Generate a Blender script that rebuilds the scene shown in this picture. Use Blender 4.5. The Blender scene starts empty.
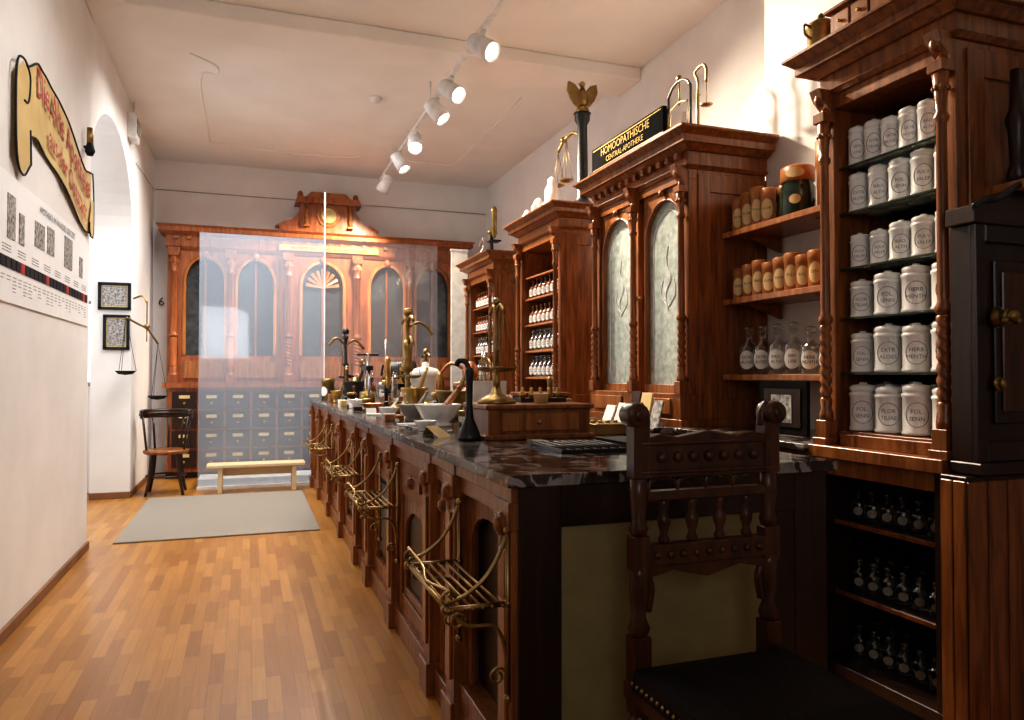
import bpy, bmesh, math, random
from mathutils import Matrix, Vector
random.seed(7)
pi=math.pi
sc=bpy.context.scene

# ------------------------------------------------------------ materials
def newmat(name):
    m=bpy.data.materials.new(name); m.use_nodes=True
    nt=m.node_tree; b=nt.nodes['Principled BSDF']
    return m,nt,b
def setspec(b,v):
    if 'Specular IOR Level' in b.inputs: b.inputs['Specular IOR Level'].default_value=v
def noise_mix(nt,b,c1,c2,scale=(1,1,1),ns=5,detail=4,lo=.35,hi=.65,dist=0.0,bump=0.0,coord='Object'):
    tc=nt.nodes.new('ShaderNodeTexCoord'); mp=nt.nodes.new('ShaderNodeMapping')
    mp.inputs['Scale'].default_value=scale
    no=nt.nodes.new('ShaderNodeTexNoise'); no.inputs['Scale'].default_value=ns
    no.inputs['Detail'].default_value=detail; no.inputs['Distortion'].default_value=dist
    cr=nt.nodes.new('ShaderNodeValToRGB')
    cr.color_ramp.elements[0].position=lo; cr.color_ramp.elements[0].color=(*c1,1)
    cr.color_ramp.elements[1].position=hi; cr.color_ramp.elements[1].color=(*c2,1)
    nt.links.new(tc.outputs[coord],mp.inputs[0]); nt.links.new(mp.outputs[0],no.inputs['Vector'])
    nt.links.new(no.outputs[0],cr.inputs[0]); nt.links.new(cr.outputs[0],b.inputs['Base Color'])
    if bump:
        bp=nt.nodes.new('ShaderNodeBump'); bp.inputs['Strength'].default_value=bump; bp.inputs['Distance'].default_value=.01
        nt.links.new(no.outputs[0],bp.inputs['Height']); nt.links.new(bp.outputs[0],b.inputs['Normal'])
    return no,cr
def simple(name,c,rough=.5,metal=0,c2=None,ns=12,bump=0,spec=.5,scale=(1,1,1)):
    m,nt,b=newmat(name)
    if c2 is None: c2=tuple(min(1,x*.8) for x in c)
    noise_mix(nt,b,c,c2,ns=ns,bump=bump,scale=scale)
    b.inputs['Roughness'].default_value=rough; b.inputs['Metallic'].default_value=metal; setspec(b,spec)
    return m
def wood(name,c1,c2,rough=.35,scale=(9,9,.9)):
    m,nt,b=newmat(name)
    noise_mix(nt,b,c1,c2,scale=scale,ns=4,detail=6,lo=.3,hi=.7,dist=.6,bump=.08)
    b.inputs['Roughness'].default_value=rough
    return m
def glassy(name,tint,alpha_mix,rough=.05,gl=.12,haze=None,bl=.12,mul=.7):
    m=bpy.data.materials.new(name); m.use_nodes=True; nt=m.node_tree; nt.nodes.clear()
    out=nt.nodes.new('ShaderNodeOutputMaterial'); tr=nt.nodes.new('ShaderNodeBsdfTransparent'); tr.inputs[0].default_value=(*tint,1)
    g=nt.nodes.new('ShaderNodeBsdfGlossy'); g.inputs['Roughness'].default_value=rough
    fr=nt.nodes.new('ShaderNodeLayerWeight'); fr.inputs[0].default_value=bl
    ad=nt.nodes.new('ShaderNodeMath'); ad.operation='MULTIPLY_ADD'; ad.inputs[1].default_value=mul; ad.inputs[2].default_value=gl
    mx=nt.nodes.new('ShaderNodeMixShader')
    nt.links.new(fr.outputs['Facing'],ad.inputs[0]); nt.links.new(ad.outputs[0],mx.inputs[0])
    nt.links.new(tr.outputs[0],mx.inputs[1]); nt.links.new(g.outputs[0],mx.inputs[2])
    last=mx
    if haze:
        df=nt.nodes.new('ShaderNodeBsdfDiffuse'); df.inputs[0].default_value=(*haze,1)
        m2=nt.nodes.new('ShaderNodeMixShader'); m2.inputs[0].default_value=alpha_mix
        nt.links.new(mx.outputs[0],m2.inputs[1]); nt.links.new(df.outputs[0],m2.inputs[2]); last=m2
    nt.links.new(last.outputs[0],out.inputs[0]); return m
def emis(name,c,s):
    m,nt,b=newmat(name); b.inputs['Emission Color'].default_value=(*c,1); b.inputs['Emission Strength'].default_value=s
    b.inputs['Base Color'].default_value=(*c,1); return m

M_wall=simple('plaster_white',(.84,.82,.80),.9,c2=(.79,.77,.75),ns=3,bump=.05,spec=.2)
M_ceil=simple('ceiling_plaster',(.88,.84,.80),.95,c2=(.84,.80,.76),ns=2,spec=.1)
M_wood=wood('walnut_red',(.115,.034,.009),(.35,.125,.033),.28)
M_wood2=wood('walnut_orange',(.19,.060,.015),(.43,.17,.05),.3)
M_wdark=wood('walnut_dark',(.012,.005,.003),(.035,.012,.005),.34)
M_wchair=wood('chair_oak',(.032,.010,.005),(.10,.031,.011),.28)
M_wback=wood('cabinet_back_wood',(.18,.045,.012),(.40,.125,.038),.35)
M_black=simple('black_iron',(.012,.012,.012),.35,.2,c2=(.02,.02,.02))
M_leather=simple('black_leather',(.006,.004,.004),.55,c2=(.012,.008,.007),ns=40,bump=.3,spec=.2)
M_brass=simple('brass',(.62,.42,.14),.28,1,c2=(.48,.31,.1))
M_obrass=simple('aged_brass',(.38,.26,.10),.4,1,c2=(.22,.15,.06))
M_rackb=simple('rack_brass',(.42,.29,.12),.35,1,c2=(.28,.18,.07))
M_steel=simple('steel',(.6,.6,.62),.25,1)
M_porc=simple('porcelain',(.90,.89,.87),.18,c2=(.86,.85,.82))
M_ink=simple('black_ink',(.015,.015,.018),.6,spec=.2)
M_board=simple('matte_black_board',(.012,.012,.012),1.0,spec=0.0,c2=(.016,.016,.016))
M_lab=simple('label_ink',(.20,.21,.23),.5)
M_red=simple('red_ink',(.45,.02,.02),.5)
M_paper=simple('paper',(.86,.84,.78),.8)
M_oldlab=simple('aged_paper_label',(.40,.36,.28),.8)
M_poster=simple('poster_paper',(.90,.90,.90),.8,c2=(.87,.87,.87))
M_parch=simple('parchment',(.70,.54,.25),.8,c2=(.58,.42,.18),ns=4)
M_cream=simple('cream_panel',(.30,.25,.115),.7,c2=(.26,.215,.095),spec=.2)
M_frost=simple('etched_glass',(.33,.40,.36),.25,c2=(.55,.60,.56),ns=26,bump=.02)
M_dglass=simple('dark_cabinet_glass',(.03,.035,.04),.06,c2=(.06,.065,.07))
M_rug=simple('rug_weave',(.30,.265,.22),.95,c2=(.22,.19,.155),ns=150,bump=.4,spec=.1)
M_amber=simple('amber_glass',(.20,.05,.01),.1,c2=(.12,.03,.01))
M_orange=simple('turned_wood_orange',(.44,.17,.045),.4,c2=(.33,.11,.028))
M_copper=simple('copper',(.65,.28,.14),.3,1,c2=(.45,.18,.09))
M_ylabel=simple('yellow_label',(.74,.54,.26),.6)
M_dgreen=simple('dark_green_glass',(.018,.04,.025),.1,c2=(.02,.03,.02))
M_glass=glassy('clear_glass',(.84,.87,.85),0,gl=.10,bl=.4,mul=.75)
M_shelfg=glassy('shelf_glass',(.93,.97,.95),0,gl=.05)
M_pane=glassy('partition_glass_sheen',(.96,.98,1.0),.17,rough=.04,gl=.04,haze=(.74,.86,1.0))  # bluish diffuse haze paints the window reflections into the pane
M_pane2=glassy('partition_glass_faint_sheen',(.97,.98,1.0),.08,rough=.04,gl=.03,haze=(.9,.9,.95))  # fainter whitish haze mixed in for weaker painted reflections
M_lens=emis('lamp_lens',(1,.95,.85),20)
M_whitem=simple('white_metal',(.85,.85,.85),.4)
M_birch=simple('birch_wood',(.66,.50,.30),.5,c2=(.58,.42,.24),scale=(1,8,8))
M_win=emis('window_daylight',(.80,.90,1),3)
M_stone=simple('grey_stone',(.34,.31,.28),.6,c2=(.20,.18,.16))
M_base=wood('baseboard_wood',(.16,.07,.03),(.26,.12,.05),.5,(1,1,1))
M_gray=simple('grey_print',(.10,.09,.09),.7,c2=(.5,.48,.45),ns=45)
M_gold=simple('gold_paint',(.75,.52,.15),.35,.8)
M_goldl=simple('gold_lettering',(.60,.42,.14),.8,0,spec=.1)
# marble
M_marb,nt,b=newmat('dark_marble'); b.inputs['Roughness'].default_value=.12
no,cr=noise_mix(nt,b,(.008,.007,.007),(.04,.028,.024),ns=7,detail=9,dist=2.2,lo=.35,hi=.53)
e=cr.color_ramp.elements.new(.565); e.color=(.32,.29,.27,1)
e=cr.color_ramp.elements.new(.60); e.color=(.03,.025,.025,1)
cr.color_ramp.elements[-1].position=.9
# parquet
M_floor,nt,b=newmat('parquet')
tc=nt.nodes.new('ShaderNodeTexCoord'); mp=nt.nodes.new('ShaderNodeMapping'); mp.inputs['Rotation'].default_value=(0,0,pi/2)
br=nt.nodes.new('ShaderNodeTexBrick'); br.inputs['Scale'].default_value=1
br.inputs['Brick Width'].default_value=.36; br.inputs['Row Height'].default_value=.058
br.inputs['Mortar Size'].default_value=.0008; br.inputs['Mortar'].default_value=(.22,.09,.02,1)
br.inputs['Color1'].default_value=(.32,.130,.022,1); br.inputs['Color2'].default_value=(.50,.235,.050,1)
br.offset=.37; br.offset_frequency=2; br.inputs['Bias'].default_value=0
mp2=nt.nodes.new('ShaderNodeMapping'); mp2.inputs['Scale'].default_value=(30,1.5,1)
n2=nt.nodes.new('ShaderNodeTexNoise'); n2.inputs['Scale'].default_value=3; n2.inputs['Detail'].default_value=5
mix=nt.nodes.new('ShaderNodeMixRGB'); mix.blend_type='MULTIPLY'; mix.inputs[0].default_value=.35
nt.links.new(tc.outputs['Object'],mp.inputs[0]); nt.links.new(mp.outputs[0],br.inputs['Vector'])
nt.links.new(tc.outputs['Object'],mp2.inputs[0]); nt.links.new(mp2.outputs[0],n2.inputs['Vector'])
nt.links.new(br.outputs['Color'],mix.inputs[1]); nt.links.new(n2.outputs[0],mix.inputs[2]); nt.links.new(mix.outputs[0],b.inputs['Base Color'])
b.inputs['Roughness'].default_value=.36

# ------------------------------------------------------------ builder
_tc={}
def text_geo(s,off=0):
    if (s,off) in _tc: return _tc[(s,off)]
    cu=bpy.data.curves.new('tmp','FONT'); cu.body=s; cu.size=1; cu.align_x='CENTER'; cu.align_y='CENTER'; cu.resolution_u=2; cu.offset=off
    ob=bpy.data.objects.new('tmp',cu); sc.collection.objects.link(ob)
    dg=bpy.context.evaluated_depsgraph_get(); me=ob.evaluated_get(dg).to_mesh()
    r=([tuple(v.co) for v in me.vertices],[tuple(p.vertices) for p in me.polygons])
    ob.evaluated_get(dg).to_mesh_clear(); bpy.data.objects.remove(ob); bpy.data.curves.remove(cu)
    _tc[(s,off)]=r; return r
def catmull(pts,n=6):
    P=[Vector(p) for p in pts]; out=[]
    for i in range(len(P)-1):
        p0=P[i-1] if i>0 else P[i]*2-P[i+1]; p1=P[i]; p2=P[i+1]; p3=P[i+2] if i+2<len(P) else P[i+1]*2-P[i]
        for k in range(n):
            t=k/n
            out.append(.5*((2*p1)+(p2-p0)*t+(2*p0-5*p1+4*p2-p3)*t*t+(3*p1-p0-3*p2+p3)*t**3))
    out.append(P[-1]); return out
class MB:
    def __init__(s,name):
        s.name=name; s.v=[]; s.f=[]; s.mi=[]; s.sm=[]; s.mats=[]; s.M=Matrix.Identity(4)
    def add(s,vs,fs,mat,smooth=False):
        if mat not in s.mats: s.mats.append(mat)
        k=s.mats.index(mat); o=len(s.v)
        s.v+= [s.M@Vector(p) for p in vs]
        for f in fs: s.f.append([i+o for i in f]); s.mi.append(k); s.sm.append(smooth)
    def hexa(s,p,mat):
        s.add(p,[(0,3,2,1),(4,5,6,7),(0,1,5,4),(1,2,6,5),(2,3,7,6),(3,0,4,7)],mat)
    def box(s,x0,x1,y0,y1,z0,z1,mat):
        s.hexa([(x0,y0,z0),(x1,y0,z0),(x1,y1,z0),(x0,y1,z0),(x0,y0,z1),(x1,y0,z1),(x1,y1,z1),(x0,y1,z1)],mat)
    def lathe(s,prof,c,mat,seg=16,axis='z',mod=None):
        vs=[];fs=[];n=len(prof)
        for r,z in prof:
            for k in range(seg):
                a=2*pi*k/seg; rr=r*(mod(a,z) if mod else 1)
                x,y=rr*math.cos(a),rr*math.sin(a)
                q=(x,y,z) if axis=='z' else ((z,x,y) if axis=='x' else (x,z,y))
                vs.append((c[0]+q[0],c[1]+q[1],c[2]+q[2]))
        for i in range(n-1):
            for k in range(seg):
                k2=(k+1)%seg; fs.append((i*seg+k,i*seg+k2,(i+1)*seg+k2,(i+1)*seg+k))
        fs.append(tuple(range(seg))); fs.append(tuple(range((n-1)*seg,n*seg)))
        s.add(vs,fs,mat,True)
    def cyl(s,c,r,h,mat,axis='z',seg=16): s.lathe([(r,0),(r,h)],c,mat,seg,axis)
    def ball(s,c,r,mat,sz=1,seg=12):
        s.lathe([(max(1e-4,r*math.sin(pi*i/8)),-r*sz*math.cos(pi*i/8)) for i in range(9)],c,mat,seg)
    def tube(s,pts,r,mat,seg=7,smooth=True,n=5):
        P=catmull(pts,n) if smooth else [Vector(p) for p in pts]
        vs=[];fs=[];N=len(P); up=None
        for i,p in enumerate(P):
            t=(P[min(i+1,N-1)]-P[max(i-1,0)])
            if t.length<1e-9: t=Vector((0,0,1))
            t.normalize()
            if up is None: up=Vector((0,0,1)) if abs(t.z)<.9 else Vector((1,0,0))
            a=t.cross(up); 
            if a.length<1e-4: a=t.cross(Vector((0,1,0)))
            a.normalize(); bb=a.cross(t).normalized(); up=bb
            rr=r(i/(N-1)) if callable(r) else r
            for k in range(seg):
                an=2*pi*k/seg; vs.append(tuple(p+a*math.cos(an)*rr+bb*math.sin(an)*rr))
        for i in range(N-1):
            for k in range(seg):
                k2=(k+1)%seg; fs.append((i*seg+k,i*seg+k2,(i+1)*seg+k2,(i+1)*seg+k))
        fs.append(tuple(range(seg))); fs.append(tuple(range((N-1)*seg,N*seg)))
        s.add(vs,fs,mat,True)
    def prism(s,poly,y0,y1,mat):
        n=len(poly); vs=[(x,y0,z) for x,z in poly]+[(x,y1,z) for x,z in poly]
        fs=[tuple(range(n)),tuple(range(n,2*n))]+[(i,(i+1)%n,(i+1)%n+n,i+n) for i in range(n)]
        s.add(vs,fs,mat)
    def archframe(s,u0,u1,z0,z1,a0,a1,zb,zs,za,y0,y1,mat,n=16):
        if a0>u0: s.box(u0,a0,y0,y1,z0,z1,mat)
        if u1>a1: s.box(a1,u1,y0,y1,z0,z1,mat)
        if zb>z0: s.box(a0,a1,y0,y1,z0,zb,mat)
        c=(a0+a1)/2; R=(a1-a0)/2
        pts=[(c-R*math.cos(pi*i/n),zs+(za-zs)*math.sin(pi*i/n)) for i in range(n+1)]
        for i in range(n):
            (xa,z_a),(xb,z_b)=pts[i],pts[i+1]
            s.hexa([(xa,y0,z_a),(xb,y0,z_b),(xb,y1,z_b),(xa,y1,z_a),(xa,y0,z1),(xb,y0,z1),(xb,y1,z1),(xa,y1,z1)],mat)
    def archline(s,a0,a1,zb,zs,za,y,r,mat,n=12):
        c=(a0+a1)/2; R=(a1-a0)/2
        pts=[(a0,y,zb)]+[(c-R*math.cos(pi*i/n),y,zs+(za-zs)*math.sin(pi*i/n)) for i in range(n+1)]+[(a1,y,zb)]
        s.tube(pts,r,mat,6,smooth=False)
    def cornice(s,x0,x1,yb,z,steps,mat):
        for h,o0,o1 in steps:
            s.hexa([(x0-o0,-o0,z),(x1+o0,-o0,z),(x1+o0,yb,z),(x0-o0,yb,z),(x0-o1,-o1,z+h),(x1+o1,-o1,z+h),(x1+o1,yb,z+h),(x0-o1,yb,z+h)],mat); z+=h
        return z
    def sideframe(s,x,ya,yb,za,zb,wv,wt,wb,th,mat):
        s.box(x,x+th,ya,ya+wv,za,zb,mat); s.box(x,x+th,yb-wv,yb,za,zb,mat)
        s.box(x,x+th,ya+wv,yb-wv,zb-wt,zb,mat); s.box(x,x+th,ya+wv,yb-wv,za,za+wb,mat)
    def column(s,x,y,z0,z1,r,mat,twist=True):
        h=z1-z0
        s.box(x-r*1.3,x+r*1.3,y-r*1.3,y+r*1.3,z0,z0+.06*h,mat); s.box(x-r*1.35,x+r*1.35,y-r*1.35,y+r*1.35,z1-.03*h,z1,mat)
        s.lathe([(r*1.2,.06*h),(r*1.25,.08*h),(r*.9,.095*h),(r*1.1,.12*h),(r*.85,.13*h)],(x,y,z0),mat,12)
        n=40; a,bz=.13*h,.35*h
        if twist: s.lathe([(r*.95,a+(bz-a)*i/n) for i in range(n+1)],(x,y,z0),mat,14,mod=lambda an,z:1+.18*math.cos(2*an+z*140))
        else: s.lathe([(r*.95,a),(r*.95,bz)],(x,y,z0),mat,12)
        s.lathe([(r*.8,.35*h),(r*1.2,.36*h),(r*1.2,.37*h),(r*.8,.385*h),(r*.85,.4*h),(r*.72,.84*h),(r*1.05,.85*h),(r*1.05,.86*h),(r*.75,.87*h),(r*.85,.9*h),(r*1.25,.97*h)],(x,y,z0),mat,14,
                mod=lambda an,z:1+.06*math.cos(8*an))
        for k in range(8):
            an=2*pi*k/8; s.ball((x+math.cos(an)*r*1.05,y+math.sin(an)*r*1.05,z0+.93*h),r*.35,mat,1.4,6)
    def corbel(s,x,z0,z1,out,w,mat):
        poly=[(0,z0),(-out*.25,z0+.02),(-out*.35,z0+(z1-z0)*.4),(-out*.8,z0+(z1-z0)*.7),(-out,z1),(0,z1)]
        n=len(poly); vs=[(x-w/2,y,z) for y,z in poly]+[(x+w/2,y,z) for y,z in poly]
        s.add(vs,[tuple(range(n)),tuple(range(n,2*n))]+[(i,(i+1)%n,(i+1)%n+n,i+n) for i in range(n)],mat)
        s.ball((x,-out*.6,z0+(z1-z0)*.72),w*.45,mat,1.3,8); s.ball((x,-out*.3,z0+(z1-z0)*.3),w*.35,mat,1.3,8)
    def text(s,t,size,mat,fn,off=0):
        vs,fs=text_geo(t,off); s.add([fn(v[0]*size,v[1]*size) for v in vs],fs,mat)
    def cyltext(s,t,size,mat,c,R,ang,z):
        s.text(t,size,mat,lambda x,y:(c[0]+R*math.cos(ang+x/R),c[1]+R*math.sin(ang+x/R),c[2]+z+y))
    def ovallabel(s,c,R,ang,z,hw,hh,mat,n=6):
        vs=[];fs=[]
        for k in range(-n,n+1):
            t=k/n; a=ang+hw*math.sin(t*pi/2)/R; h=hh*max(.02,math.cos(t*pi/2))
            for zz in (z-h,z+h): vs.append((c[0]+R*math.cos(a),c[1]+R*math.sin(a),c[2]+zz))
        for i in range(2*n): fs.append((2*i,2*i+2,2*i+3,2*i+1))
        s.add(vs,fs,mat)
    def done(s,bevel=0,recalc=True):
        me=bpy.data.meshes.new(s.name)
        xs=[v.x for v in s.v];ys=[v.y for v in s.v];zs=[v.z for v in s.v]
        o=Vector(((min(xs)+max(xs))/2,(min(ys)+max(ys))/2,min(zs)))
        me.from_pydata([tuple(v-o) for v in s.v],[],s.f)
        for m in s.mats: me.materials.append(m)
        me.polygons.foreach_set('material_index',s.mi); me.polygons.foreach_set('use_smooth',s.sm)
        if recalc:
            bm=bmesh.new(); bm.from_mesh(me); bmesh.ops.recalc_face_normals(bm,faces=bm.faces); bm.to_mesh(me); bm.free()
        me.update()
        ob=bpy.data.objects.new(s.name,me); ob.location=o; sc.collection.objects.link(ob)
        if bevel:
            md=ob.modifiers.new('bevel','BEVEL'); md.width=bevel; md.segments=1; md.limit_method='ANGLE'; md.angle_limit=math.radians(50)
        return ob
def frame(X,Y,ang,Z=0): return Matrix.Translation((X,Y,Z))@Matrix.Rotation(ang,4,'Z')
RW=2.95; CX=2.4; RF=3.38

# ------------------------------------------------------------ room
m=MB('floor'); m.box(-3.2,RF+.1,-2.6,10.8,-.1,0,M_floor); m.done()
m=MB('ceiling'); m.box(-3.2,RF+.1,-2.6,10.8,4.12,4.22,M_ceil); m.done()
m=MB('trim_ceiling_beam'); m.box(-1.13,RF,5.95,6.4,4.0,4.12,M_ceil); m.done(.01)
m=MB('wall_left'); m.box(-1.6,-1.13,-2.5,6.3,0,4.12,M_wall); m.done()
m=MB('wall_left_arch'); m.M=frame(-1.17,6.3,pi/2)
m.archframe(0,4.3,0,4.12,.14,2.45,0,2.75,3.62,0,.38,M_wall,24); m.done()
m=MB('wall_right'); m.box(RF,RF+.1,3.69,10.7,0,4.12,M_wall); m.box(RW,RF+.1,-2.5,3.69,0,4.12,M_wall); m.done()
m=MB('wall_back'); m.box(-1.17,RF,10.62,10.72,0,4.12,M_wall); m.done()
m=MB('wall_front'); m.box(-1.6,RW+.1,-2.6,-2.5,0,4.12,M_wall); m.done()
m=MB('wall_passage'); m.box(-3.2,-1.55,9.3,9.4,0,4.12,M_wall); m.box(-3.2,-3.1,4,9.3,0,4.12,M_wall);m.box(-3.1,-1.6,4,4.1,0,4.12,M_wall); m.done()
m=MB('window_1'); m.box(-2.3,-1.58,9.27,9.3,1.2,2.85,M_win)
for x in (-2.3,-1.95,-1.6): m.box(x-.025,x+.025,9.24,9.29,1.2,2.85,M_stone)
for z in (1.2,2.1,2.85): m.box(-2.3,-1.58,9.235,9.285,z-.025,z+.025,M_stone)
m.done()
m=MB('baseboard_left'); m.box(-1.13,-1.11,-2.5,6.3,0,.06,M_base); m.done(.003)
m=MB('baseboard_arch'); m.box(-1.17,-1.155,8.75,10.6,0,.07,M_base); m.box(-1.55,-1.17,8.735,8.75,0,.07,M_base); m.done(.003)
m=MB('trim_ceiling_stucco')
m.tube([(-.45,9.6,4.119),(-.45,7.6,4.119),(-.3,7.4,4.119),(-.3,7.2,4.119),(-.5,7.0,4.119)],.010,M_ceil,6,n=4)
m.tube([(-.45,9.6,4.119),(.3,9.75,4.119),(1.2,9.7,4.119),(1.35,9.55,4.119)],.010,M_ceil,6,n=4)
m.tube([(1.9,9.6,4.119),(2.6,9.6,4.119),(2.6,7,4.119)],.010,M_ceil,6,smooth=False); m.done()
m=MB('trim_picture_rail'); m.tube([(-1.15,10.6,3.72),(3.35,10.6,3.72)],.005,M_stone,6,smooth=False)
m.tube([(-1.16,8.9,3.6),(-1.16,10.6,3.7)],.004,M_stone,6,smooth=False); m.done()
m=MB('smoke_detector'); m.lathe([(.06,0),(.06,-.02),(.04,-.05),(.01,-.055)],(1.2,7.5,4.12),M_whitem,16); m.done()

# rug, bench
m=MB('rug'); m.box(-.97,.58,6.4,8.6,.001,.013,M_rug); m.done(.003)
m=MB('low_bench'); m.box(-.42,.62,8.70,8.98,.28,.315,M_birch)
for x in (-.28,.5): m.box(x-.025,x+.025,8.72,8.96,0,.28,M_birch)
m.box(-.25,.48,8.83,8.85,.18,.27,M_birch); m.done(.004)

# ------------------------------------------------------------ left wall banner & panel
m=MB('scroll_banner')
def bedge(t):
    Ys=[4.42,4.7,4.93,5.2,5.45,5.83,6.05,6.22]; T=[2.88,3.02,3.03,3.0,2.94,2.84,2.78,2.8]; B=[2.55,2.60,2.57,2.54,2.48,2.38,2.34,2.35]
    k=min(int(t*7),6); f=t*7-k
    L=lambda A:A[k]*(1-f)+A[k+1]*f
    return L(Ys),L(T),L(B)
vs=[];fs=[];N=42
for i in range(N+1):
    y,t,bt=bedge(i/N); x=-1.115+.006*math.sin(i/N*14)
    vs+=[(x,y,t),(x,y,bt)]
for i in range(N): fs.append((2*i,2*i+1,2*i+3,2*i+2))
m.add(vs,fs,M_parch)
for off in (0,1):
    m.tube([ (-1.112+.006*math.sin(i/N*14),bedge(i/N)[0],bedge(i/N)[1+off]) for i in range(0,N+1,3)],.006,M_ink,6)
m.add([(-1.10,4.3,2.84),(-1.10,4.4,2.92),(-1.10,4.52,2.9),(-1.10,4.55,2.42),(-1.10,4.42,2.33),(-1.10,4.3,2.42)],[(0,1,2,3,4,5)],M_parch)
m.tube([(-1.098,4.56,2.42),(-1.098,4.42,2.33),(-1.098,4.3,2.42),(-1.098,4.28,2.84),(-1.098,4.4,2.93),(-1.098,4.52,2.88),(-1.098,4.5,2.74),(-1.098,4.42,2.72)],.006,M_ink,6)
m.tube([(-1.098,4.56,2.42),(-1.098,4.54,2.6)],.006,M_ink,6)
m.add([(-1.10,6.13,2.36),(-1.10,6.27,2.32),(-1.10,6.27,2.6),(-1.10,6.2,2.6),(-1.10,6.13,2.45)],[(0,1,2,3,4)],M_parch)
m.tube([(-1.1,6.22,2.8),(-1.1,6.27,2.6),(-1.1,6.26,2.36),(-1.1,6.19,2.315),(-1.1,6.13,2.36),(-1.1,6.13,2.42)],.005,M_ink,6)
def bt(x,y,yc,dz):
    Y=yc+x; t=1
    for i in range(101):
        if bedge(i/100)[0]>=Y: t=i/100;break
    _,a,b2=bedge(t); return (-1.104,Y,(a+b2)/2+dz+y)
m.text('Die Alte Apotheke',.235,M_red,lambda x,y:bt(x*.82,y,5.42,.105),.010)
m.text('aus der Oststadt',.19,M_red,lambda x,y:bt(x*.84,y,5.50,-.10),.008)
m.done(recalc=False)
m=MB('timeline_poster'); m.box(-1.128,-1.122,3.2,6.22,1.66,2.3,M_poster)
for i in range(34):
    y=3.3+i*.085; m.box(-1.122,-1.118,y,y+.07,1.83,1.885,M_red if i%6==2 else M_ink)
for (y,z,w,h) in [(4.25,1.98,.13,.22),(4.45,1.98,.09,.16),(4.75,2.02,.2,.14),(5.02,2.02,.16,.16),(5.45,2.0,.22,.2),(5.9,1.99,.1,.14),(3.6,2.0,.3,.2)]:
    m.box(-1.122,-1.118,y,y+w,z,z+h,M_gray)
for i in range(30):
    y=3.3+i*.096
    for k in range(random.randint(2,5)):
        m.box(-1.122,-1.1205,y,y+random.uniform(.04,.07),1.79-k*.018,1.794-k*.018,M_gray)
for i in range(11):
    y=3.4+i*.26
    for k in range(3): m.box(-1.122,-1.1205,y,y+.14,1.94-k*.015,1.944-k*.015,M_gray)
m.text('APOTHEKE IM WANDEL DER ZEIT',.06,M_lab,lambda x,y:(-1.1205,5.3+x,2.24+y))
m.done(recalc=False)
m=MB('wall_bracket_lamp'); m.cyl((-1.09,6.05,2.97),.022,.12,M_obrass); m.lathe([(.02,0),(.035,.03),(.022,.09)],(-1.09,6.05,2.89),M_ink,12); m.tube([(-1.13,6.05,2.95),(-1.09,6.05,2.95)],.012,M_ink,smooth=False); m.done()
m=MB('emergency_light'); m.box(-1.17,-1.09,8.35,8.6,3.72,3.98,M_whitem); m.box(-1.09,-1.08,8.38,8.57,3.78,3.93,M_stone); m.tube([(-1.13,8.47,3.98),(-1.13,8.47,4.12)],.01,M_whitem,smooth=False); m.done(.01)
def pic(name,x0,x1,z0,z1):
    m=MB(name); y=8.75
    m.box(x0,x1,y-.012,y-.001,z0,z1,M_parch)
    m.box(x0+.025,x1-.025,y-.014,y-.012,z0+.025,z1-.025,M_gray)
    for a in ((x0-.015,x1+.015,z0-.015,z0+.015),(x0-.015,x1+.015,z1-.015,z1+.015),(x0-.015,x0+.015,z0,z1),(x1-.015,x1+.015,z0,z1)):
        m.box(a[0],a[1],y-.025,y-.001,a[2],a[3],M_ink)
    m.done(.002)
pic('framed_picture',-1.47,-1.19,2.0,2.26); pic('framed_picture',-1.42,-1.2,1.58,1.92)
m=MB('hanging_balance')
m.tube([(-1.17,8.85,2.12),(-1.08,8.84,2.15),(-1.03,8.82,2.08)],.01,M_obrass)
m.tube([(-1.03,8.82,2.08),(-1.03,8.82,1.82)],.006,M_ink,smooth=False)
m.tube([(-1.2,8.6,1.90),(-1.1,8.72,1.84),(-1.03,8.82,1.80),(-.99,8.86,1.74),(-.93,8.92,1.64)],.011,M_obrass)
m.ball((-1.03,8.82,1.82),.03,M_obrass); m.tube([(-1.03,8.82,1.8),(-1.03,8.82,1.66)],.006,M_obrass)
for (x,y,zt,zb,mt) in ((-1.2,8.6,1.90,1.33,M_ink),(-.93,8.92,1.64,1.06,M_ink)):
    m.lathe([(.005,-.03),(.07,-.02),(.1,.01),(.1,.014),(.06,-.005),(.005,-.01)],(x,y,zb),mt,16)
    for a in (0,2.1,4.2): m.tube([(x,y,zt),(x+.1*math.cos(a),y+.1*math.sin(a),zb+.01)],.0025,M_ink,5,smooth=False)
m.done()
m=MB('wooden_armchair')
cx,cy=-.84,8.96
m.lathe([(.02,.44),(.22,.44),(.235,.455),(.235,.475),(.22,.485),(.02,.48)],(cx,cy,0),M_wood,20)
for a in (pi/4,3*pi/4,5*pi/4,7*pi/4):
    dx,dy=math.cos(a),math.sin(a); m.tube([(cx+dx*.18,cy+dy*.18,.45),(cx+dx*.21,cy+dy*.21,.2),(cx+dx*.26,cy+dy*.26,0)],lambda t:.024-.008*t,M_wdark)
m.tube([(cx+.2*math.cos(a),cy+.2*math.sin(a),.2) for a in [i*pi/8 for i in range(17)]],.01,M_wdark)
arc=[(cx+.25*math.cos(a),cy+.25*math.sin(a)) for a in [(-.15+i*1.3/12)*pi for i in range(13)]]
for zz,r in ((.87,.026),(.90,.022),(.84,.018)): m.tube([(x,y,zz) for x,y in arc],r,M_wdark,8)
for i in range(0,13,2):
    x,y=arc[i]; m.tube([(cx+(x-cx)*.83,cy+(y-cy)*.83,.47),(x,y,.85)],.012,M_wdark,smooth=False)
m.done()
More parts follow.
